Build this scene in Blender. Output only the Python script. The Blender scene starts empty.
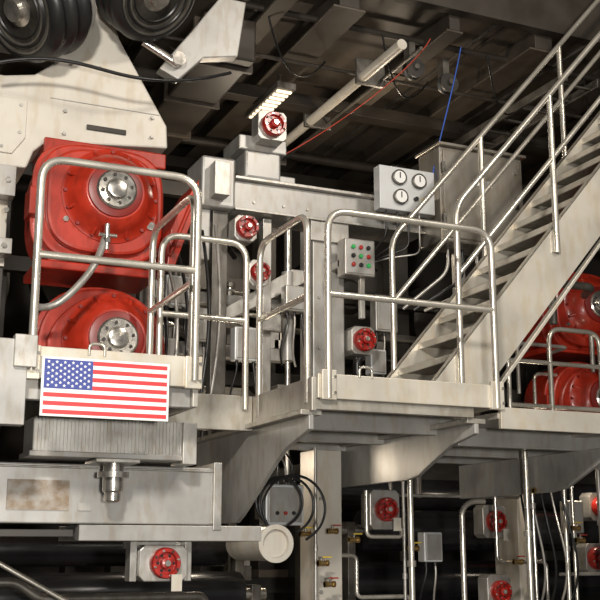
import bpy, bmesh, math, random
from mathutils import Vector, Matrix
random.seed(7)
C=bpy.context.scene.collection
# ------------------------------------------------------------------ materials
def mat(name,col,rough=.5,metal=0.,var=.25,scale=6.,bump=0.,col2=None,stretch=(1,1,1),stain=.0,coat=0):
    m=bpy.data.materials.new(name);m.use_nodes=True;nt=m.node_tree;b=nt.nodes['Principled BSDF']
    tc=nt.nodes.new('ShaderNodeTexCoord');mp=nt.nodes.new('ShaderNodeMapping');mp.inputs['Scale'].default_value=stretch
    n=nt.nodes.new('ShaderNodeTexNoise');n.inputs['Scale'].default_value=scale;n.inputs['Detail'].default_value=6
    r=nt.nodes.new('ShaderNodeValToRGB')
    c2=col2 if col2 else tuple(c*(1-var) for c in col)
    r.color_ramp.elements[0].position=.35;r.color_ramp.elements[0].color=(*c2,1)
    r.color_ramp.elements[1].position=.62;r.color_ramp.elements[1].color=(*col,1)
    nt.links.new(tc.outputs['Object'],mp.inputs[0]);nt.links.new(mp.outputs[0],n.inputs['Vector'])
    nt.links.new(n.outputs['Fac'],r.inputs[0]);out=r.outputs[0]
    if stain:
        n2=nt.nodes.new('ShaderNodeTexNoise');n2.inputs['Scale'].default_value=scale*3.5;n2.inputs['Detail'].default_value=9
        mp2=nt.nodes.new('ShaderNodeMapping');mp2.inputs['Scale'].default_value=(1.6,1.6,.5)
        nt.links.new(tc.outputs['Object'],mp2.inputs[0]);nt.links.new(mp2.outputs[0],n2.inputs['Vector'])
        r2=nt.nodes.new('ShaderNodeValToRGB');r2.color_ramp.elements[0].position=.36;r2.color_ramp.elements[1].position=.52
        v=1-stain;r2.color_ramp.elements[0].color=(v,v*.95,v*.88,1);r2.color_ramp.elements[1].color=(1,1,1,1)
        mx=nt.nodes.new('ShaderNodeMixRGB');mx.blend_type='MULTIPLY';mx.inputs[0].default_value=1
        nt.links.new(n2.outputs['Fac'],r2.inputs[0]);nt.links.new(out,mx.inputs[1]);nt.links.new(r2.outputs[0],mx.inputs[2]);out=mx.outputs[0]
    nt.links.new(out,b.inputs['Base Color'])
    b.inputs['Roughness'].default_value=rough;b.inputs['Metallic'].default_value=metal
    b.inputs['Coat Weight'].default_value=coat;b.inputs['Coat Roughness'].default_value=.15
    mr=nt.nodes.new('ShaderNodeMapRange');mr.inputs['To Min'].default_value=max(.05,rough-.1);mr.inputs['To Max'].default_value=min(1,rough+.12)
    nt.links.new(n.outputs['Fac'],mr.inputs['Value']);nt.links.new(mr.outputs[0],b.inputs['Roughness'])
    if bump:
        bp=nt.nodes.new('ShaderNodeBump');bp.inputs['Strength'].default_value=bump;bp.inputs['Distance'].default_value=.01
        nt.links.new(n.outputs['Fac'],bp.inputs['Height']);nt.links.new(bp.outputs[0],b.inputs['Normal'])
    return m
def emit(name,col,s):
    m=bpy.data.materials.new(name);m.use_nodes=True;b=m.node_tree.nodes['Principled BSDF']
    b.inputs['Base Color'].default_value=(*col,1);b.inputs['Emission Color'].default_value=(*col,1);b.inputs['Emission Strength'].default_value=s
    return m
RAIL=mat('rail_steel',(.70,.66,.58),.27,.75,.15,5)
DECK=mat('deck_steel',(.44,.415,.365),.38,.45,.3,4,.05,None,(1,1,1),.15)
GALV=mat('galvanised',(.44,.425,.395),.36,.55,.3,6,.03,None,(1,1,1),.15)
GREY=mat('grey_paint',(.38,.37,.35),.36,.3,.28,3,0,None,(1,1,1),.12)
CREAM=mat('cream_paint',(.55,.515,.45),.40,.12,.15,2.5,0,None,(1,1,1),.08)
STR=mat('stringer_paint',(.62,.58,.50),.34,.4,.2,3,0,None,(1,1,1),.05)
RED=mat('red_paint',(.40,.026,.010),.34,0,.35,4,.03,None,(1,1,1),.2,.25)
REDD=mat('red_dark',(.20,.010,.006),.4,0,.3,5)
REDCAP=mat('red_cap',(.38,.016,.010),.3,0,.45,30,.1,None,(1,1,1),0,.4)
STEEL=mat('machined_steel',(.62,.59,.54),.22,.9,.3,20)
DARK=mat('dark_steel',(.045,.040,.035),.45,.4,.4,4)
MID=mat('mid_steel',(.16,.148,.13),.42,.5,.5,5,0,None,(1,1,1),.2)
BLK=mat('black_rubber',(.012,.012,.012),.32,0,.3,8)
ROLLM=mat('roll_black',(.024,.024,.026),.2,.3,.3,6)
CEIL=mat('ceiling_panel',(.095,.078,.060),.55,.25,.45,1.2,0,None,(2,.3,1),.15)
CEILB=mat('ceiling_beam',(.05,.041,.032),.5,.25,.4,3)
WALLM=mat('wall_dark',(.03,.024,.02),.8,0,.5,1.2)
FLOORM=mat('concrete',(.14,.13,.115),.5,0,.4,2,.2)
WHITE=mat('white_enamel',(.75,.75,.73),.45,0,.05,4)
PANEL=mat('panel_grey',(.54,.55,.55),.4,.2,.1,4)
CAB=mat('stainless',(.46,.43,.38),.30,.75,.3,3,0,None,(1,1,.3),.1)
FRED=mat('flag_red',(.58,.03,.035),.5,0,.05)
FBLUE=mat('flag_blue',(.03,.05,.25),.5,0,.05)
BRASS=mat('brass',(.50,.34,.14),.3,.9,.2)
TREAD=mat('tread',(.24,.22,.185),.45,.5,.5,40,.3)
BLUE=mat('blue_cable',(.03,.1,.45),.5)
REDC=mat('red_cable',(.4,.04,.02),.5)
GRN=mat('green_button',(.02,.35,.08),.4)
YEL=mat('yellow_label',(.7,.5,.05),.5)
RUST=mat('rust_label',(.25,.185,.125),.7,0,.5,18,0,(.38,.35,.31))
LAMP=emit('lamp_glow',(1,.84,.62),1.1)
# ------------------------------------------------------------------ builders
ASSETS=[]
def A(name):
    e=bpy.data.objects.new(name,None);e.empty_display_size=.1;C.objects.link(e);ASSETS.append(e);return e
def add(name,bm,m,par,bev=0,smooth=False):
    bmesh.ops.recalc_face_normals(bm,faces=bm.faces[:])
    me=bpy.data.meshes.new(name);bm.to_mesh(me);bm.free();me.materials.append(m)
    o=bpy.data.objects.new(name,me);C.objects.link(o)
    if par:o.parent=par
    if smooth:
        for p in me.polygons:p.use_smooth=True
        try:
            me.set_sharp_from_angle(angle=math.radians(40))
        except Exception: pass
    if bev:
        b=o.modifiers.new('bevel','BEVEL');b.width=bev;b.segments=2;b.limit_method='ANGLE'
    return o
def box(name,x0,x1,y0,y1,z0,z1,m,par=None,bev=.004):
    bm=bmesh.new();bmesh.ops.create_cube(bm,size=1)
    for v in bm.verts:
        v.co=Vector((x0+(v.co.x+.5)*(x1-x0),y0+(v.co.y+.5)*(y1-y0),z0+(v.co.z+.5)*(z1-z0)))
    return add(name,bm,m,par,bev)
def prism(name,pts,a0,a1,axis,m,par=None,bev=.004):
    def P(p,a):
        return {'y':(p[0],a,p[1]),'x':(a,p[0],p[1]),'z':(p[0],p[1],a)}[axis]
    bm=bmesh.new();n=len(pts)
    v0=[bm.verts.new(P(p,a0)) for p in pts];v1=[bm.verts.new(P(p,a1)) for p in pts]
    bm.faces.new(v0);bm.faces.new(v1[::-1])
    for i in range(n):bm.faces.new((v0[i],v0[(i+1)%n],v1[(i+1)%n],v1[i]))
    return add(name,bm,m,par,bev)
def lathe(name,c,ax,prof,m,par=None,seg=40,bev=0):
    ax=Vector(ax).normalized();q=ax.to_track_quat('Z','Y');bm=bmesh.new();rings=[];c=Vector(c)
    for d,r in prof:
        rings.append([bm.verts.new(c+q@Vector((r*math.cos(2*math.pi*i/seg),r*math.sin(2*math.pi*i/seg),d))) for i in range(seg)])
    for a,b in zip(rings,rings[1:]):
        for i in range(seg):bm.faces.new((a[i],a[(i+1)%seg],b[(i+1)%seg],b[i]))
    bm.faces.new(rings[0]);bm.faces.new(rings[-1][::-1])
    return add(name,bm,m,par,bev,True)
def cyl(name,p0,p1,r,m,par=None,seg=24,bev=0):
    p0=Vector(p0);p1=Vector(p1);d=p1-p0
    return lathe(name,p0,d,[(0,r),(d.length,r)],m,par,seg,bev)
def fillet(pts,r,n=7):
    pts=[Vector(p) for p in pts];out=[pts[0]]
    for a,b,c in zip(pts,pts[1:],pts[2:]):
        u=(a-b);w=(c-b);rr=min(r,u.length*.49,w.length*.49);u.normalize();w.normalize()
        s=b+u*rr;e=b+w*rr
        for i in range(n+1):
            t=i/n;out.append((1-t)**2*s+2*t*(1-t)*b+t*t*e)
    out.append(pts[-1]);return out
def tube(name,pts,r,m,par=None,fr=.12,smooth=False):
    cu=bpy.data.curves.new(name,'CURVE');cu.dimensions='3D';cu.bevel_depth=r;cu.bevel_resolution=4;cu.use_fill_caps=True
    P=[Vector(p) for p in pts] if smooth else fillet(pts,fr)
    s=cu.splines.new('NURBS' if smooth else 'POLY');s.points.add(len(P)-1)
    for q,p in zip(s.points,P):q.co=(*p,1)
    if smooth:s.use_endpoint_u=True;s.order_u=4;cu.resolution_u=8
    if not smooth:s.use_smooth=True
    cu.materials.append(m);o=bpy.data.objects.new(name,cu);C.objects.link(o)
    if par:o.parent=par
    return o
# ------------------------------------------------------------------ room
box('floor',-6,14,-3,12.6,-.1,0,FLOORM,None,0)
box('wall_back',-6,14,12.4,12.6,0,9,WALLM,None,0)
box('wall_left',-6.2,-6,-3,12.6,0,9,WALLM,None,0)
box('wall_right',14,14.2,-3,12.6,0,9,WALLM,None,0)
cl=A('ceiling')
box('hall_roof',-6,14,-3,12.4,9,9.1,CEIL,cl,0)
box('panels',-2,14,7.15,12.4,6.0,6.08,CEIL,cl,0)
for i,x in enumerate([.9,1.7,2.45,3.1,3.62,4.6,5.5,6.5,7.6,8.8,10]):
    w=.05 if i%2 else .09
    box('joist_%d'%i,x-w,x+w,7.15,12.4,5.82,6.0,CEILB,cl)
    box('joist_flange_%d'%i,x-w*1.6,x+w*1.6,7.15,12.4,5.80,5.82,CEIL,cl)
for i,x in enumerate([1.3,2.1,2.28,2.8,5.05,5.15,6.0,7.0,8.2]):
    box('panel_seam_%d'%i,x-.012,x+.012,7.15,12.4,5.97,6.0,[MID,CEILB][i%2],cl)
for i,y in enumerate([8.9,11.0]):
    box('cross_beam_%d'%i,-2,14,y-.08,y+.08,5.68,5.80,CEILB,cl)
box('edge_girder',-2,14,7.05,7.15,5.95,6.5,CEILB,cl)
for i,(y,z,r) in enumerate([(7.6,5.9,.03),(8.1,5.74,.018),(10.2,5.72,.05)]):cyl('conduit_%d'%i,(-1,y,z),(12,y,z),r,CEILB,cl,16)
p=A('ventilation_duct')
box('duct',2.55,3.0,7.6,12.2,5.42,5.78,CEILB,p,.02)
for i in range(6):box('duct_flange_%d'%i,2.52,3.03,7.75+i*.8,7.79+i*.8,5.39,5.80,CEIL,p)
p=A('overhead_pipe');cyl('run',(4.12,7.2,5.62),(4.12,12.3,5.62),.045,CREAM,p);cyl('conduit',(4.3,7.2,5.62),(4.3,12.3,5.62),.016,MID,p)
for i in range(4):box('hanger_%d'%i,4.06,4.34,7.9+i*1.1,7.94+i*1.1,5.56,5.8,MID,p)
p=A('drop_cables')
for i in range(5):
    x=2.0+i*1.05;tube('cable_%d'%i,[(x,7.5,5.85),(x+.2,7.7,5.45-.04*(i%3)),(x+.5,8.0,5.4),(x+.8,8.1,5.80)],.008,BLK,p,smooth=True)
p=A('strip_light')
box('housing',3.50,3.68,8.35,9.15,5.60,5.66,MID,p)
for i in range(9):box('louvre_%d'%i,3.52,3.66,8.4+i*.083,8.435+i*.083,5.585,5.60,LAMP,p,0)
for i,y in enumerate([8.5,9.05]):box('hanger_%d'%i,3.58,3.60,y,y+.02,5.66,5.80,MID,p)
for i,(x,y) in enumerate([(4.42,7.6),(4.85,7.75)]):
    p=A('ceiling_fitting')  # dark round ceiling fitting, built without glow
    box('bracket',x-.03,x+.03,y-.05,y+.05,5.62,5.86,MID,p)
    lathe('round_body',(x,y-.02,5.60),(0,-1,0),[(0,.09),(.02,.09),(.03,.07),(.05,.07),(.06,.09),(.08,.09),(.08,.03)],DARK,p,24)
    lathe('hub',(x,y-.1,5.60),(0,-1,0),[(0,.03),(.03,.025)],MID,p,12)
p=A('cable_tray')
box('rail_a',5.75,5.78,7.2,12,5.60,5.68,MID,p);box('rail_b',6.1,6.13,7.2,12,5.60,5.68,MID,p)
for i in range(16):box('rung_%d'%i,5.78,6.1,7.3+i*.3,7.33+i*.3,5.61,5.63,MID,p)
# ------------------------------------------------------------------ platform
p=A('catwalk_platform')
box('deck_left',0,1.81,5.42,6.42,2.42,2.46,DECK,p)
box('deck_notch',1.81,2.55,6.44,7.4,2.42,2.46,DECK,p)
box('deck_mid',2.55,3.76,5.52,7.4,2.42,2.46,DECK,p)
box('deck_right',3.76,8.2,5.52,7.55,2.36,2.40,DECK,p)
box('toe_board_front',.3,1.82,5.40,5.42,2.42,2.58,STR,p)
box('fascia_side',1.80,1.83,5.42,6.42,2.32,2.56,DECK,p)
box('fascia_notch',1.83,2.53,6.42,6.45,2.32,2.54,DECK,p)
box('fascia_return',2.53,2.56,5.52,6.42,2.35,2.54,DECK,p)
box('toe_board_mid',2.56,3.76,5.50,5.52,2.42,2.56,STR,p)
box('fascia_mid',2.56,3.60,5.53,5.58,2.36,2.42,DECK,p)
box('toe_board_right',3.77,8.2,5.50,5.53,2.30,2.43,STR,p)
for i,y in enumerate([6.0,6.7,7.3]):
    box('joist_mid_%d'%i,2.56,3.75,y,y+.06,2.30,2.42,GREY,p)
    box('joist_right_%d'%i,3.78,8.1,y,y+.06,2.24,2.36,GREY,p)
box('end_block',.62,.93,5.36,5.44,2.18,2.60,GREY,p)
box('end_clamp',.86,.97,5.33,5.40,2.46,2.62,GALV,p)
box('joist_left_front',.3,1.8,5.46,5.52,2.32,2.42,GREY,p)
box('joist_left_back',.3,1.8,6.32,6.38,2.30,2.42,GREY,p)
for i,(x,y) in enumerate([(1.28,5.40),(2.86,5.50),(1.95,6.42)]):
    tube('lifting_eye_%d'%i,[(x-.04,y,2.55),(x-.04,y,2.61),(x+.04,y,2.61),(x+.04,y,2.55)],.008,RAIL,p,.04)
for i,(x,y,z) in enumerate([(.95,5.38,2.45),(1.79,5.38,2.45),(2.62,5.48,2.45),(3.74,5.48,2.45)]):
    box('foot_plate_%d'%i,x-.045,x+.045,y-.004,y+.03,z-.04,z+.13,STR,p)
    for j,dz in enumerate([.0,.09]):lathe('foot_bolt_%d%d'%(i,j),(x+.032,y-.004,z+dz),(0,-1,0),[(0,.010),(.01,.009)],STEEL,p,6)
def gusset(x,pts,w=.03):
    g=A('gusset_bracket');prism('web',pts,x,x+w,'x',GREY,g)
    box('top_flange',x-.05,x+.08,min(q[0] for q in pts),max(q[0] for q in pts),2.33,2.36,DECK,g)
    return g
gusset(2.53,[(5.56,2.33),(7.5,2.33),(7.5,1.76),(6.7,1.76),(6.6,1.80),(6.05,2.10),(5.9,2.17),(5.56,2.25)])
gusset(3.62,[(5.56,2.33),(7.5,2.33),(7.5,2.04),(6.4,2.04),(6.25,2.06),(5.85,2.22),(5.56,2.27)])
gusset(4.72,[(5.56,2.24),(7.5,2.24),(7.5,1.98),(6.3,1.98),(6.15,2.0),(5.8,2.14),(5.56,2.18)])
# ------------------------------------------------------------------ rails
R=.021
def rail(loops,extra=()):
    g=A('guard_rail')
    for i,l in enumerate(loops):tube('hoop_%d'%i,l,R,RAIL,g,.13)
    for i,l in enumerate(extra):cyl('bar_%d'%i,l[0],l[1],R*.92,RAIL,g,16)
    return g
rail([[(.95,5.37,2.45),(.95,5.37,3.55),(1.79,5.37,3.55),(1.79,5.37,2.45)]],[((.95,5.37,3.04),(1.79,5.37,3.04))])
rail([[(1.83,5.55,2.45),(1.83,5.55,3.53),(1.83,6.36,3.53),(1.83,6.36,2.45)]],[((1.83,5.55,3.02),(1.83,6.36,3.02))])
rail([[(1.90,6.40,2.45),(1.90,6.40,3.53),(2.47,6.40,3.53),(2.47,6.40,2.45)]],[((1.90,6.40,3.02),(2.47,6.40,3.02))])
rail([[(2.54,6.34,2.4),(2.54,6.34,3.52),(2.54,5.60,3.52),(2.54,5.60,2.4)]],[((2.54,6.34,3.02),(2.54,5.60,3.02))])
rail([[(2.62,5.49,2.42),(2.62,5.49,3.52),(3.74,5.49,3.52),(3.74,5.49,2.42)]],[((2.62,5.49,3.02),(3.74,5.49,3.02))])
rail([[(5.62,7.45,2.4),(5.62,7.45,3.42),(6.15,7.45,3.42),(6.15,7.45,2.4)]],[((5.1,7.45,3.12),(8,7.45,3.12)),((5.2,7.45,2.4),(5.2,7.45,3.5)),((5.2,7.45,2.75),(8,7.45,2.75))])
# ------------------------------------------------------------------ stairs
S=A('steel_staircase');k=1.15
def zs(x):return 2.72+k*(x-3.62)
xe=6.4;wd=.48
for nm,y in (('stringer_front',5.88),('stringer_rear',6.70)):
    prism(nm,[(3.50,2.46),(3.91,2.46),(3.95,zs(3.95)-wd),(xe,zs(xe)-wd),(xe,zs(xe)),(3.50,zs(3.50))],y,y+.012,'y',STR,S,.002)
    prism(nm+'_flange',[(3.91,2.46),(xe,zs(xe)-wd-.02),(xe,zs(xe)-wd),(3.895,2.48)],y-.0,y+.05,'y',STR,S,.002)
    prism(nm+'_lip',[(3.50,zs(3.5)-.015),(xe,zs(xe)-.015),(xe,zs(xe)),(3.50,zs(3.5))],y,y+.05,'y',STR,S,.002)
i=0;z=2.62
while z<5.9:
    x=3.62+(z+.22-2.72)/k
    box('tread_%d'%i,x-.14,x+.11,5.892,6.70,z-.012,z+.012,TREAD,S,.002)
    box('nosing_%d'%i,x-.155,x-.14,5.892,6.70,z-.03,z+.014,STR,S,.002)
    z+=.2;i+=1
for side,y in (('front',5.86),('rear',6.735)):
    def q(x,off):return (x,y,zs(x)+off)
    x0=3.73;o1=.95;o2=.48
    tube('handrail_'+side,[(x0,y,2.5),q(x0,o1),q(xe,o1)],R,RAIL,S,.10)
    tube('midrail_'+side,[q(x0,o2),q(xe,o2)],R*.9,RAIL,S)
    for j,x in enumerate([4.53,5.33,6.1]):
        tube('post_%s_%d'%(side,j),[q(x,-.2),q(x,o1)],R,RAIL,S)
        box('clip_%s_%d'%(side,j),x-.03,x+.03,min(y,y+(.03 if side=='front' else -.03)),max(y,y+(.03 if side=='front' else -.03)),zs(x)-.2,zs(x)-.08,GALV,S)
# ------------------------------------------------------------------ flag
F=A('american_flag_sign')
x0,x1,z0,z1=1.01,1.635,2.24,2.51;yf=5.345
box('panel',x0-.012,x1+.012,yf,yf+.012,z0-.012,z1+.012,WHITE,F,.002)
h=(z1-z0)/13
for i in range(0,13,2):
    xs=x0+.385*(x1-x0) if i<7 else x0
    box('red_stripe_%d'%i,xs,x1,yf-.002,yf,z1-(i+1)*h,z1-i*h,FRED,F,0)
cw=.385*(x1-x0)
box('canton',x0,x0+cw,yf-.002,yf,z1-7*h,z1,FBLUE,F,0)
bm=bmesh.new()
for r in range(9):
    n=6 if r%2==0 else 5
    for c in range(n):
        cx=x0+cw*((c+.5)/6 if n==6 else (c+1)/6);cz=z1-7*h*(r+1)/10
        vs=[bm.verts.new((cx+(.009 if t%2==0 else .0038)*math.sin(t*math.pi/5),yf-.004,cz+(.009 if t%2==0 else .0038)*math.cos(t*math.pi/5))) for t in range(10)]
        bm.faces.new(vs)
add('stars',bm,WHITE,F)
# ------------------------------------------------------------------ gearboxes
def sq(cx,cz,a,b,n=2.8,low=9,N=48):
    out=[]
    for i in range(N):
        t=2*math.pi*i/N;c,s=math.cos(t),math.sin(t)
        out.append((cx+a*math.copysign(abs(c)**(2/n),c),max(cz-low,cz+b*math.copysign(abs(s)**(2/n),s))))
    return out
def gearbox(cx,cy,cz,s=1.,low=.42,rnd=3.2,name='gearbox'):
    g=A(name)
    def P(a,b,n):return sq(cx-.04*s,cz-.04*s,a*s,b*s,n,(low-.04)*s)
    prism('housing',P(.44,.42,rnd),cy+.12*s,cy+.62*s,'y',RED,g,.02)
    prism('joint_flange',P(.47,.45,rnd),cy+.22*s,cy+.27*s,'y',RED,g,.008)
    prism('front_plate',P(.39,.37,rnd-.5),cy+.06*s,cy+.12*s,'y',RED,g,.02)
    lathe('bell',(cx,cy+.08*s,cz),(0,-1,0),[(0,.34*s),(.03*s,.335*s),(.045*s,.30*s),(.10*s,.27*s),(.15*s,.225*s),(.165*s,.2*s),(.16*s,.17*s)],RED,g,56)
    lathe('dark_ring',(cx,cy-.075*s,cz),(0,-1,0),[(0,.19*s),(.02*s,.185*s),(.03*s,.15*s)],REDD,g,40)
    lathe('hub',(cx,cy-.09*s,cz),(0,-1,0),[(0,.14*s),(.03*s,.138*s),(.04*s,.125*s),(.035*s,.075*s),(.06*s,.065*s),(.065*s,.05*s)],STEEL,g,36)
    for i in range(8):
        a=i*math.pi/4+.2
        lathe('hub_bolt_%d'%i,(cx+.1*s*math.cos(a),cy-.125*s,cz+.1*s*math.sin(a)),(0,-1,0),[(0,.013*s),(.012*s,.012*s)],DARK,g,8)
    for i in range(16):
        a=i*math.pi/8
        lathe('flange_bolt_%d'%i,(cx+.315*s*math.cos(a),cy+.05*s,cz+.315*s*math.sin(a)),(0,-1,0),[(0,.015*s),(.022*s,.013*s)],REDD,g,8)
    for i in range(8):
        a=i*math.pi/4+.39
        p0=Vector((cx+.20*s*math.cos(a),cy-.055*s,cz+.20*s*math.sin(a)));p1=Vector((cx+.31*s*math.cos(a),cy+.035*s,cz+.31*s*math.sin(a)))
        cyl('rib_%d'%i,p0,p1,.016*s,RED,g,10)
    box('lug_left',cx-.53*s,cx-.44*s,cy+.15*s,cy+.35*s,cz-.16*s,cz+.04*s,RED,g,.01)
    box('foot',cx-.46*s,cx+.38*s,cy+.14*s,cy+.66*s,cz-(low+.03)*s,cz-(low-.03)*s,RED,g,.01)
    lathe('drain_plug',(cx-.3*s,cy+.06*s,cz-.2*s),(0,-1,0),[(0,.022*s),(.02*s,.02*s)],STEEL,g,6)
    lathe('oil_sight',(cx+.29*s,cy+.06*s,cz-.18*s),(0,-1,0),[(0,.03*s),(.015*s,.03*s),(.015*s,.02*s)],STEEL,g,16)
    return g
gearbox(1.61,6.55,3.80,.93,.50,3.6)
gearbox(1.66,6.58,2.86,.93,.38,2.2)
gearbox(7.15,8.7,4.0,1.0,.44)
gearbox(7.15,8.7,3.05,1.0,.44,2.3)
g=A('red_guard_chute')
prism('side',[(1.97,3.36),(2.02,3.36),(2.17,3.80),(2.17,3.96),(2.05,3.75),(1.99,3.6)],6.5,6.9,'y',RED,g)
tube('rim',[(1.98,6.49,3.42),(2.16,6.49,3.9)],.012,RED,g)
g=A('lubrication_hose')
tube('hose',[(1.14,6.35,2.98),(1.22,6.28,2.96),(1.36,6.28,3.10),(1.48,6.3,3.28),(1.53,6.38,3.45)],.022,GALV,g,smooth=True)
cyl('valve_body',(1.54,6.36,3.38),(1.54,6.36,3.54),.016,STEEL,g);cyl('valve_stem',(1.49,6.36,3.47),(1.60,6.36,3.47),.012,STEEL,g)
lathe('gland',(1.54,6.36,3.42),(0,0,1),[(0,.026),(.03,.026)],STEEL,g,6)
# ------------------------------------------------------------------ upper left machine stand
g=A('cast_machine_stand')
prism('plate',[(.2,4.62),(.95,4.64),(1.14,4.68),(1.26,4.78),(1.31,4.95),(1.31,5.74),(1.63,5.74),(1.63,5.26),(1.70,5.05),(2.06,4.46),(2.07,4.30),(1.24,4.22),(1.16,4.14),(1.12,4.02),(.2,4.0)],6.9,7.3,'y',CREAM,g,.012)
prism('cover_plate',[(.62,4.10),(1.02,4.10),(1.10,4.22),(1.10,4.48),(.62,4.48)],6.885,6.9,'y',CREAM,g,.004)
for i,(x,z) in enumerate([(.95,4.14),(1.06,4.25),(1.06,4.44),(.8,4.44),(1.38,4.8),(1.57,4.8),(1.38,5.2),(1.57,5.2),(1.95,4.36),(1.95,4.5),(1.35,4.29),(1.35,4.45)]):
    lathe('plate_bolt_%d'%i,(x,6.89,z),(0,-1,0),[(0,.014),(.012,.012)],GALV,g,6)
tube('plate_seam',[(1.25,6.898,4.53),(2.0,6.898,4.53)],.003,GREY,g)
prism('left_leg',[(.3,3.35),(1.02,3.35),(1.02,4.0),(.3,4.0)],6.92,7.2,'y',CREAM,g)
box('slot',1.50,1.77,6.885,6.905,4.345,4.38,DARK,g,.003)
box('clamp_plate',.90,1.04,6.78,6.9,3.78,3.98,GREY,g);box('clamp_plate_low',.90,1.04,6.78,6.9,3.40,3.50,GREY,g)
for i,z in enumerate([3.45,3.88,3.68]):lathe('clamp_bolt_%d'%i,(.99,6.78,z),(0,-1,0),[(0,.02),(.02,.018)],STEEL,g,6)
box('lower_leg',.3,1.02,6.95,7.2,0,3.35,DARK,g)
box('red_saddle',1.22,2.05,6.86,7.3,4.13,4.24,RED,g,.01)
box('rear_upright',2.0,2.12,7.25,7.35,2.46,4.3,MID,g)
def bellows(c,ax,r,n,pitch):
    g=A('air_bellows');prof=[(0,r*.5),(0,r*.8)]
    for i in range(n):
        b=i*pitch
        for t in range(7):
            a=math.pi*t/6;prof.append((b+pitch*(t/6),r*.84+r*.16*math.sin(a)))
    e=n*pitch
    prof+=[(e,r*.8),(e-.02,r*.72),(e+.01,r*.66),(e-.03,r*.58),(e,r*.52),(e-.04,r*.42)]
    lathe('rubber',c,ax,prof,BLK,g,56)
    a=Vector(ax).normalized();ee=Vector(c)+a*(e-.02)
    for i,rr in enumerate([.80,.64]):
        lathe('bead_ring_%d'%i,ee+a*.012,ax,[(0,r*rr),(.012,r*rr),(.012,r*(rr-.04)),(.0,r*(rr-.04))],MID,g,48)
    lathe('end_stud',ee-a*.03,ax,[(0,r*.34),(.04,r*.34),(.05,r*.2),(.09,r*.2),(.09,r*.1)],STEEL,g,32)
    lathe('base_plate',Vector(c)-a*.03,ax,[(0,r*.9),(.03,r*.9)],GREY,g,40);return g
bellows((1.22,6.72,5.16),(-.75,-.35,-.55),.36,3,.12)
bellows((1.72,6.62,5.36),(.35,-.6,-.6),.34,3,.10)
g=A('actuator_arm')
prism('plate',[(1.98,4.86),(2.42,5.5),(2.62,5.5),(2.56,5.06),(2.30,5.0),(2.12,4.80)],6.85,6.95,'y',GREY,g,.008)
cyl('pin',(2.1,6.78,4.93),(2.1,6.98,4.93),.05,STEEL,g);cyl('rod',(1.85,6.82,5.02),(2.1,6.82,4.9),.03,STEEL,g)
tube('hose',[(.85,6.6,4.58),(1.2,6.55,4.70),(1.6,6.55,4.58),(2.1,6.6,4.66),(2.45,6.7,4.85)],.012,BLK,A('air_hose'),smooth=True)
# ------------------------------------------------------------------ lower cross beam
g=A('machine_cross_beam')
box('beam',-.2,2.14,6.0,6.35,1.73,2.05,GREY,g,.008)
box('end_plate',2.12,2.17,5.97,6.4,1.70,2.08,GALV,g)
box('ledge',1.36,2.42,5.98,6.5,1.64,1.725,GREY,g)
box('ledge_gap',-.2,1.34,6.02,6.4,1.66,1.70,DARK,g)
box('weathered_label',.97,1.30,5.99,6.0,1.80,1.96,RUST,g,0)
box('nameplate',1.35,1.42,5.99,6.0,1.80,1.84,GALV,g,0)
tube('weld_bead',[(.0,5.995,2.03),(2.12,5.995,2.03)],.006,GALV,g)
g=A('ribbed_cover_block')
box('body',1.04,1.93,5.80,6.1,2.07,2.10,GREY,g);box('core',1.06,1.90,5.83,6.1,2.09,2.28,GALV,g)
for i in range(42):
    x=1.065+i*.0195;box('rib_%d'%i,x,x+.013,5.82,5.832,2.095,2.28,GALV,g,0)
box('cheek',1.87,1.95,5.78,6.0,2.05,2.28,GALV,g)
g=A('leveling_stud')
lathe('stud',(1.50,5.84,2.05),(0,0,-1),[(0,.055),(.05,.055),(.05,.085),(.08,.085),(.08,.055),(.15,.055),(.16,.045),(.20,.045),(.21,.035)],STEEL,g,24)
box('washer_plate',1.38,1.62,5.74,6.0,2.045,2.065,GALV,g)
# ------------------------------------------------------------------ bearing housings
def bearing(x,y,z,r=.085,bw=.11,bh=.13,back=True,tag=False):
    g=A('bearing_housing')
    lathe('cap',(x,y,z),(0,-1,0),[(0,r),(.05,r),(.06,r*.93),(.06,r*.72),(.035,r*.66),(.035,r*.4),(.07,r*.36),(.075,r*.2)],REDCAP,g,32)
    lathe('centre_plug',(x,y-.073,z),(0,-1,0),[(0,r*.22),(.012,r*.2)],STEEL,g,12)
    for i in range(8):
        a=i*math.pi/4+.3;lathe('bolt_%d'%i,(x+r*.82*math.cos(a),y-.058,z+r*.82*math.sin(a)),(0,-1,0),[(0,r*.09),(.01,r*.08)],[STEEL,DARK][i%2],g,8)
    for i in range(6):
        a=i*math.pi/3;lathe('hole_%d'%i,(x+r*.53*math.cos(a),y-.032,z+r*.53*math.sin(a)),(0,-1,0),[(0,r*.1),(.006,r*.1)],BLK,g,10)
    if back:
        c=.03;prism('block',[(x-bw,z-bh+c),(x-bw+c,z-bh),(x+bw-c,z-bh),(x+bw,z-bh+c),(x+bw,z+bh-c),(x+bw-c,z+bh),(x-bw+c,z+bh),(x-bw,z+bh-c)],y,y+.14,'y',GALV,g,.006)
    if tag:box('tag',x+.02,x+.08,y-.09,y-.085,z-.15,z-.06,CREAM,g,0)
    return g
bearing(1.86,6.05,1.52,.085,.14,.10,tag=True)
bearing(3.02,7.30,4.77,.095,.12,.12)
bearing(2.83,7.35,3.94,.085,.09,.10)
bearing(2.96,7.4,3.62,.075,.08,.10)
bearing(3.83,7.4,3.17,.09,.1,.11)
bearing(3.78,7.0,1.87,.085,.12,.14,tag=True)
bearing(5.04,7.5,1.81,.085,.11,.13,tag=True)
bearing(6.02,7.5,1.52,.09,.10,.12)
bearing(5.06,7.5,1.27,.085,.11,.13)
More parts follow.
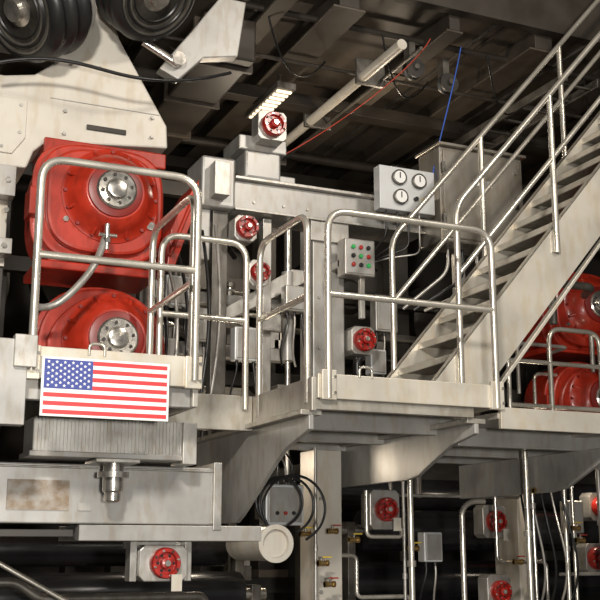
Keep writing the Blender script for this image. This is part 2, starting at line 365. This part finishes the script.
bearing(1.86,8.2,1.25,.085,.11,.13)
bearing(6.25,7.7,1.95,.085,.10,.12)
g=A('bearing_hanger')
box('arm_left',1.68,1.72,6.1,6.2,1.42,1.64,GALV,g);box('arm_right',2.0,2.04,6.1,6.2,1.42,1.64,GALV,g);box('cross',1.68,2.04,6.2,6.26,1.60,1.64,GALV,g)
# ------------------------------------------------------------------ mid machine structure
g=A('support_gantry')
box('main_beam',2.78,4.45,7.5,7.75,4.13,4.36,GREY,g,.008)
box('beam_top_plate',2.78,4.45,7.45,7.8,4.36,4.385,GALV,g)
box('beam_bottom_plate',2.78,4.45,7.45,7.8,4.11,4.13,GALV,g)
box('end_bracket',2.50,2.77,7.42,7.8,4.10,4.50,GREY,g,.02)
box('end_bracket_arm',2.56,2.68,7.3,7.42,4.16,4.42,GALV,g)
box('end_bracket_low',2.50,2.60,7.5,7.7,3.7,4.10,GREY,g,.01)
box('bearing_post',2.86,3.16,7.46,7.8,4.385,4.66,GREY,g,.02)
box('post_cap',2.80,3.2,7.44,7.8,4.60,4.72,GREY,g,.01)
box('post_rib',3.16,3.3,7.5,7.7,4.385,4.45,GREY,g,.01)
box('column',3.45,3.72,7.5,7.75,2.46,4.13,GREY,g,.008)
box('column_plate',3.42,3.75,7.47,7.5,3.95,4.13,GALV,g)
box('hanger_plate',2.62,2.74,7.5,7.6,2.46,4.1,MID,g)
box('slide_rail',3.05,3.12,7.55,7.65,2.46,4.1,GALV,g);box('slide_block',3.0,3.18,7.48,7.55,3.2,3.34,STEEL,g,.01)
cyl('cylinder_barrel',(3.28,7.6,3.0),(3.28,7.6,3.7),.05,GREY,g);cyl('cylinder_rod',(3.28,7.6,2.6),(3.28,7.6,3.0),.02,STEEL,g);cyl('cylinder_top',(3.28,7.6,3.7),(3.28,7.6,4.1),.03,STEEL,g)
prism('link_arm',[(2.65,3.3),(2.72,3.24),(3.4,3.62),(3.4,3.72),(3.3,3.72)],7.56,7.6,'y',GALV,g,.004)
box('lower_beam',2.2,3.45,7.7,7.8,3.42,3.50,GALV,g);box('lower_beam_b',2.1,3.45,7.9,8.0,3.05,3.15,GREY,g)
box('lower_column',3.34,3.56,7.25,7.5,0,2.30,CREAM,g,.006)
for i,x in enumerate([2.95,3.2,3.4,3.8,4.1]):lathe('beam_bolt_%d'%i,(x,7.5,4.2),(0,-1,0),[(0,.014),(.012,.012)],GALV,g,6)
for i,z in enumerate([2.7,3.1,3.5,4.0]):lathe('column_bolt_%d'%i,(3.5,7.5,z),(0,-1,0),[(0,.014),(.012,.012)],GALV,g,6)
for i,z in enumerate([.9,1.3,1.95]):lathe('lower_bolt_%d'%i,(3.39,7.25,z),(0,-1,0),[(0,.016),(.012,.014)],GALV,g,6)
def jbox(x0,x1,y,z0,z1,m,wire,n=3):
    g=A('terminal_box')
    box('body',x0,x1,y,y+.1,z0,z1,m,g,.008);box('lid',x0+.015,x1-.015,y-.01,y,z0+.015,z1-.015,GREY,g,.003)
    for i in range(n):
        x=x0+(x1-x0)*(i+.5)/n;cyl('gland_%d'%i,(x,y+.05,z0-.03),(x,y+.05,z0),.012,BLK,g,12)
        if wire:tube('lead_%d'%i,[(x,y+.05,z0-.02),(x+.01,y+.03,z0-.12-.03*i),(x-.08+.05*i,y+.08,z0-.24),(x+.05*i,y+.14,z0-.4)],.008,[BLK,GALV,BLK][i%3],g,smooth=True)
jbox(2.22,2.40,7.35,3.30,3.52,PANEL,True)
jbox(2.44,2.56,7.35,3.05,3.30,GALV,True,2)
jbox(2.16,2.32,7.35,2.86,3.06,GALV,True,2)
jbox(2.78,2.98,7.42,2.95,3.20,PANEL,True)
jbox(3.18,3.36,7.40,3.35,3.55,GALV,True)
jbox(4.05,4.25,7.6,3.30,3.60,GALV,True)
jbox(4.0,4.14,7.6,2.95,3.15,PANEL,True,2)
jbox(4.80,4.98,7.4,2.02,2.2,PANEL,False,1)
jbox(5.68,5.84,7.4,1.72,1.98,GALV,False,1)
jbox(4.30,4.46,7.35,1.50,1.72,PANEL,True,2)
g=A('push_button_station')
box('enclosure',3.60,3.86,7.24,7.38,3.64,3.93,GALV,g,.01);box('stalk',3.76,3.80,7.30,7.34,3.32,3.64,GALV,g);box('arm',3.6,3.8,7.34,7.5,3.72,3.78,GALV,g)
box('face',3.615,3.845,7.232,7.24,3.655,3.915,GREY,g,.002)
for i in range(3):
    for j in range(3):
        lathe('button_%d%d'%(i,j),(3.665+i*.065,7.232,3.72+j*.07),(0,-1,0),[(0,.017),(.015,.017),(.02,.012)],[REDCAP,BLK,GRN][(i+j)%3],g,14)
g=A('gauge_panel')
box('panel',3.90,4.40,7.22,7.32,4.20,4.56,PANEL,g,.006)
for i,(x,z) in enumerate([(4.07,4.47),(4.25,4.46),(4.08,4.31)]):
    lathe('bezel_%d'%i,(x,7.22,z),(0,-1,0),[(0,.062),(.03,.062),(.035,.054),(.025,.052)],MID,g,28)
    lathe('dial_%d'%i,(x,7.193,z),(0,-1,0),[(0,.050),(.002,.050)],WHITE,g,28)
    box('needle_%d'%i,x-.004,x+.004,7.186,7.19,z-.01,z+.038,BLK,g,0)
for i in range(2):lathe('knob_%d'%i,(4.22+i*.07,7.22,4.31),(0,-1,0),[(0,.018),(.03,.016)],[BLK,YEL,BLK][i],g,12)
box('bracket',4.0,4.3,7.32,7.5,4.3,4.36,GALV,g)
for i in range(4):tube('air_line_%d'%i,[(3.98+i*.1,7.27,4.2),(3.98+i*.1,7.27,4.0-.04*i),(3.9+i*.05,7.4,3.85),(3.85,7.6,3.8)],.008,[BLK,BLK,BLK,GALV][i],g,.06)
g=A('control_cabinet')
box('enclosure',4.45,5.26,7.22,7.55,4.00,4.80,CAB,g,.012);box('door',4.48,5.23,7.205,7.22,4.03,4.77,CAB,g,.006)
box('drip_hood',4.43,5.28,7.18,7.57,4.80,4.825,CAB,g)
for i,z in enumerate([4.18,4.62]):box('hinge_%d'%i,4.46,4.49,7.185,7.21,z-.04,z+.04,STEEL,g)
for i,z in enumerate([4.14,4.66]):lathe('quarter_turn_%d'%i,(5.18,7.205,z),(0,-1,0),[(0,.02),(.012,.018)],STEEL,g,12)
box('latch',5.16,5.19,7.18,7.21,4.34,4.44,BLK,g);box('label',4.76,4.94,7.20,7.205,4.5,4.55,WHITE,g,0)
box('support_leg',4.7,4.78,7.4,7.48,2.4,4.0,GALV,g)
for i in range(4):tube('conduit_%d'%i,[(4.62+i*.14,7.4,4.0),(4.62+i*.14,7.4,3.8-.05*i),(4.3+i*.1,7.6,3.5)],.014,[GALV,BLK][i%2],g,.1)
tube('cable',[(3.2,7.45,4.62),(3.7,7.4,4.95),(4.3,7.3,5.5),(4.42,7.25,5.75)],.0045,REDC,A('red_signal_cable'),smooth=True)
tube('cable',[(4.42,7.3,4.5),(4.5,7.3,4.9),(4.62,7.3,5.2),(4.75,7.3,5.76)],.0055,BLUE,A('blue_air_line'),smooth=True)
# ------------------------------------------------------------------ junction box with looping cables
g=A('junction_box')
box('enclosure',2.80,3.08,6.85,6.97,1.75,2.02,PANEL,g,.01);box('lid',2.82,3.06,6.84,6.85,1.77,2.0,GREY,g,.003)
for i in range(4):cyl('gland_%d'%i,(2.85+i*.06,6.9,2.02),(2.85+i*.06,6.9,2.07),.016,BLK,g,12)
for i in range(3):lathe('button_%d'%i,(2.88+i*.06,6.84,1.83),(0,-1,0),[(0,.014),(.01,.012)],[BLK,RED,BLK][i],g,12)
for i in range(4):tube('lead_%d'%i,[(2.85+i*.06,6.9,2.06),(2.85+i*.05,6.88,2.18),(2.7+i*.1,7.0,2.25)],.008,[BLK,BLK,GALV,BLK][i],g,.05)
box('mount',2.9,2.96,6.97,7.3,1.8,1.9,GALV,g)
g=A('cable_loops')
for i in range(3):
    r=.17+.03*i;cx=2.86+.05*i;cz=1.9-.02*i;pts=[]
    for t in range(15):
        a=-1.2+t*5.2/14;pts.append((cx+r*math.cos(a),6.76-.01*i,cz+r*math.sin(a)*.95))
    tube('loop_%d'%i,pts,.009,BLK,g,smooth=True)
g=A('round_duct_end')
lathe('tube',(2.76,7.2,1.63),(0,-1,0),[(0,.11),(.6,.11),(.6,.12),(.63,.12),(.63,.09),(.60,.085)],CREAM,g,36)
# ------------------------------------------------------------------ lower piping
def pipe(name,pts,r,m=RAIL,fr=.06,flanges=()):
    g=A(name);tube('run',pts,r,m,g,fr)
    for i,f in enumerate(flanges):lathe('coupling_%d'%i,f,(0,0,1),[(-.02,r*1.5),(.02,r*1.5)],GALV,g,16)
    return g
pipe('vertical_pipe',[(3.76,6.6,0),(3.76,6.6,2.3)],.02,RAIL,.1,[(3.76,6.6,1.5)])
pipe('vertical_pipe',[(4.42,7.0,0),(4.42,7.0,1.88),(4.50,7.0,1.94),(4.62,7.0,1.94)],.02,RAIL,.08)
pipe('vertical_pipe',[(4.68,6.55,0),(4.68,6.55,2.3)],.022,RAIL,.1,[(4.68,6.55,1.7)])
pipe('vertical_pipe',[(4.80,6.65,0),(4.80,6.65,2.2)],.014,STEEL,.1,[(4.8,6.65,1.9)])
pipe('vertical_pipe',[(5.35,7.0,0),(5.35,7.0,2.2)],.018,RAIL,.1,[(5.35,7.0,1.9),(5.35,7.0,1.6)])
pipe('vertical_pipe',[(5.50,7.1,0),(5.50,7.1,2.2)],.014,RAIL,.1,[(5.5,7.1,1.7)])
pipe('vertical_pipe',[(3.28,7.1,0),(3.28,7.1,2.3)],.012,GALV,.1,[(3.28,7.1,1.6),(3.28,7.1,1.75)])
pipe('vertical_pipe',[(4.1,7.3,0),(4.1,7.3,2.22)],.012,GALV,.1,[(4.1,7.3,1.4)])
pipe('vertical_pipe',[(5.85,7.2,0),(5.85,7.2,2.22)],.02,GALV,.1,[(5.85,7.2,1.8)])
pipe('vertical_pipe',[(5.95,7.3,0),(5.95,7.3,2.22)],.012,STEEL,.1)
pipe('bent_pipe',[(3.62,6.98,2.0),(3.62,6.98,1.68),(3.9,6.98,1.68),(3.9,6.98,1.74)],.014,RAIL,.05)
pipe('bent_pipe',[(4.85,7.2,2.2),(4.85,7.2,1.5),(5.3,7.2,1.5),(5.3,7.2,0)],.014,STEEL,.05)
pipe('bent_pipe',[(4.1,7.5,2.2),(4.1,7.5,2.0),(5.3,7.5,2.0),(5.3,7.5,2.3)],.012,GALV,.05)
pipe('bent_pipe',[(3.6,7.4,1.55),(3.75,7.4,1.55),(3.75,7.4,1.25),(4.2,7.4,1.25),(4.2,7.4,0)],.016,RAIL,.05)
pipe('bent_pipe',[(5.5,7.3,1.4),(6.4,7.3,1.4),(6.4,7.3,0)],.014,GALV,.05)
pipe('bent_pipe',[(.2,6.9,1.40),(1.2,6.9,1.40),(1.35,6.9,1.30),(2.4,6.9,1.30),(2.4,6.9,0)],.03,MID,.05)
pipe('bent_pipe',[(.2,6.7,1.55),(1.0,6.7,1.55),(1.6,6.7,1.22),(1.6,6.7,0)],.015,RAIL,.05)
g=A('machine_column')
box('web',5.42,5.6,7.8,7.95,0,2.3,CREAM,g);box('flange_left',5.40,5.43,7.7,8.05,0,2.3,CREAM,g);box('base',5.35,5.65,7.7,8.05,0,.04,CREAM,g)
g=A('hanging_hoses')
for i in range(5):
    x=4.86+i*.09;tube('hose_%d'%i,[(x,6.9,2.24),(x-.02,6.85,1.9),(x+.05+.02*i,6.8,1.55),(x+.12,6.9,1.25),(x+.1,7.1,1.0)],.009,[BLK,GALV,BLK,RAIL,BLK][i],g,smooth=True)
def valve(x,y,z,m=YEL):
    g=A('ball_valve');cyl('body',(x-.04,y,z),(x+.04,y,z),.018,BRASS,g,12);cyl('stem',(x,y,z),(x,y-.01,z+.04),.008,STEEL,g,10)
    box('handle',x-.01,x+.06,y-.018,y-.006,z+.036,z+.046,m,g,.002)
    lathe('nut_a',(x-.04,y,z),(1,0,0),[(0,.024),(.016,.024)],BRASS,g,6);lathe('nut_b',(x+.04,y,z),(-1,0,0),[(0,.024),(.016,.024)],BRASS,g,6)
valve(3.30,7.02,1.50);valve(3.45,7.18,1.72,RED);valve(3.34,7.0,1.36,RED);valve(5.36,6.9,1.75);valve(5.44,6.95,1.66,RED);valve(3.58,7.1,1.66)
valve(4.74,6.5,2.0);valve(3.2,7.1,1.7);valve(5.9,7.1,1.65);valve(5.0,7.15,1.5,RED);valve(4.15,7.25,1.6)
# ------------------------------------------------------------------ rolls
def roll(x0,x1,y,z,r,m=ROLLM):
    g=A('press_roll')
    lathe('shell',(x0,y,z),(1,0,0),[(0,r*.35),(0,r*.96),(.02,r),(x1-x0-.02,r),(x1-x0,r*.96),(x1-x0,r*.35)],m,g,48)
    cyl('journal',(x0-.2,y,z),(x1+.2,y,z),r*.3,STEEL,g)
    for nm,xx in (('stand_a',x0-.15),('stand_b',x1+.08)):box(nm,xx,xx+.07,y-.06,y+.06,0,z+r*.4,MID,g)
for a in [(4.3,9.2,8.4,1.75,.17),(4.3,9.2,8.75,1.30,.19),(4.3,9.2,8.25,.85,.17),(4.2,9.2,9.15,2.1,.14),
          (-.3,2.9,7.6,1.28,.16),(-.3,3.0,8.2,1.60,.13),(-.3,3.1,8.65,1.05,.2),(-.3,2.7,7.4,.8,.12),(-.3,3.2,8.9,2.15,.14)]:roll(*a)
g=A('dryer_steelwork')
for i,x in enumerate([.1,1.3,2.5,3.9,5.4,7.0,8.6]):
    box('upright_%d'%i,x,x+.16,9.7,9.95,0,5.6,DARK,g)
for i,z in enumerate([1.2,2.2,3.1,4.0,4.9]):
    box('beam_%d'%i,-.5,10,9.6,9.7,z,z+.14,DARK,g)
for i in range(40):
    x=random.uniform(2.0,7.5);z=random.uniform(.8,4.4);w=random.uniform(.08,.4);h=random.uniform(.05,.3)
    box('casting_%d'%i,x,x+w,9.4,9.6,z,z+h,random.choice([DARK,MID,GREY,GALV,CEIL,MID]),g)
g=A('drying_cylinders')
for i in range(6):
    box('stand_%d'%i,.95+i*1.35,1.05+i*1.35,10.62,10.9,0,4.2,DARK,g)
    for j in range(2):
        x=1.0+i*1.35;z=2.7+j*1.3
        lathe('drum_%d%d'%(i,j),(x,10.6,z+.2*(i%2)),(0,-1,0),[(0,.55),(.5,.55),(.52,.5),(.5,.2),(.56,.15)],DARK,g,40)
g=A('process_piping')
for i in range(30):
    x=random.uniform(2.05,7.6);y=random.uniform(8.05,8.9);z=random.uniform(2.7,4.2);L=random.uniform(.3,.9)
    tube('line_%d'%i,[(x,y,z-L),(x,y,z),(x+random.uniform(.2,.6),y,z),(x+random.uniform(.6,.7),y+.3,z)],random.choice([.012,.018,.025,.04]),random.choice([GALV,RAIL,STEEL,BLK,MID]),g,.08)
g=A('pipe_fittings')
for i in range(22):
    x=random.uniform(2.1,3.3);z=random.choice([3.5,3.15])
    y={3.5:7.7,3.15:7.9}[z];hh=random.uniform(.05,.16);ww=random.uniform(.04,.12)
    if i%2:box('block_%d'%i,x,x+ww,y,y+.08,z,z+hh,random.choice([GALV,STEEL,PANEL,MID]),g)
    else:lathe('cap_%d'%i,(x,y+.04,z),(0,0,1),[(0,.03),(hh*.6,.03),(hh*.7,.045),(hh,.04)],random.choice([STEEL,MID,GALV,REDD]),g,16)
g=A('oil_hoses')
for i in range(6):
    x=2.05+i*.07
    tube('hose_%d'%i,[(x,6.9,2.5),(x+.05,6.85,2.9),(x+.1,6.9,3.2),(x-.05+.03*i,7.1,3.6+.05*i)],.012,[BLK,GALV,BLK,STEEL,BLK,GALV][i],g,smooth=True)
for i,(x,z,ww,hh) in enumerate([(4.2,4.15,.3,.3),(5.0,4.0,.3,.25),(3.1,1.1,.4,.2)]):
    w=A('glow_panel_%d'%(i+1))  # glowing panels added for bright bits in the background
    box('pane',x,x+ww,12.34,12.38,z,z+hh,LAMP,w,0)
    for j in range(4):box('panel_bar_%d'%j,x+j*ww/3.3,x+j*ww/3.3+.03,12.30,12.34,z,z+hh,DARK,w,0)
# ------------------------------------------------------------------ settle asset origins
bpy.context.view_layer.update()
for e in ASSETS:
    cs=[]
    for o in e.children:
        for b in o.bound_box:cs.append(Vector(b))
    if not cs:continue
    mn=Vector([min(c[i] for c in cs) for i in range(3)]);mx=Vector([max(c[i] for c in cs) for i in range(3)]);c=(mn+mx)/2
    e.location=c
    for o in e.children:o.location=-c
# ------------------------------------------------------------------ lights
def area(name,loc,tgt,size,power,col):
    l=bpy.data.lights.new(name,'AREA');l.size=size;l.energy=power;l.color=col
    o=bpy.data.objects.new(name,l);o.location=loc;o.rotation_euler=(Vector(tgt)-Vector(loc)).to_track_quat('-Z','Y').to_euler();C.objects.link(o)
area('hall_lamp_key',(-1.0,-.6,5.2),(2.6,6.2,2.8),.5,540,(1,.94,.85))
area('hall_fill_right',(5.5,.0,7.5),(4.5,6.5,3.2),.8,230,(1,.91,.8))  # unseen fill light added high on the right
area('low_fill',(.6,-1.2,1.7),(3.4,7,2.0),.3,280,(1,.96,.9))  # unseen low fill added near the camera to flatten contrast
def point(name,loc,power,col=(1,.85,.66),r=.1):
    l=bpy.data.lights.new(name,'POINT');l.energy=power;l.color=col;l.shadow_soft_size=r
    o=bpy.data.objects.new(name,l);o.location=loc;C.objects.link(o)
point('machine_fill',(4.6,8.3,5.2),20);point('machine_fill',(3.4,9.0,4.6),30)  # fill lights added inside the machine to lift the background
point('machine_fill',(2.9,7.9,2.25),16);point('machine_fill',(6,7.6,2.2),10);point('machine_fill',(.9,7.5,2.2),14)  # more added fill for the area beneath the platform
w=bpy.data.worlds.new('world');bpy.context.scene.world=w;w.use_nodes=True
w.node_tree.nodes['Background'].inputs[0].default_value=(.95,.92,.87,1);w.node_tree.nodes['Background'].inputs[1].default_value=.24
# ------------------------------------------------------------------ camera
cam=bpy.data.cameras.new('camera');cam.lens=65.6;cam.sensor_width=36;o=bpy.data.objects.new('camera',cam);C.objects.link(o)
o.location=(0,0,1.6);o.rotation_euler=(math.radians(102.8),0,math.radians(-24));bpy.context.scene.camera=o
bpy.context.scene.view_settings.view_transform='Standard'
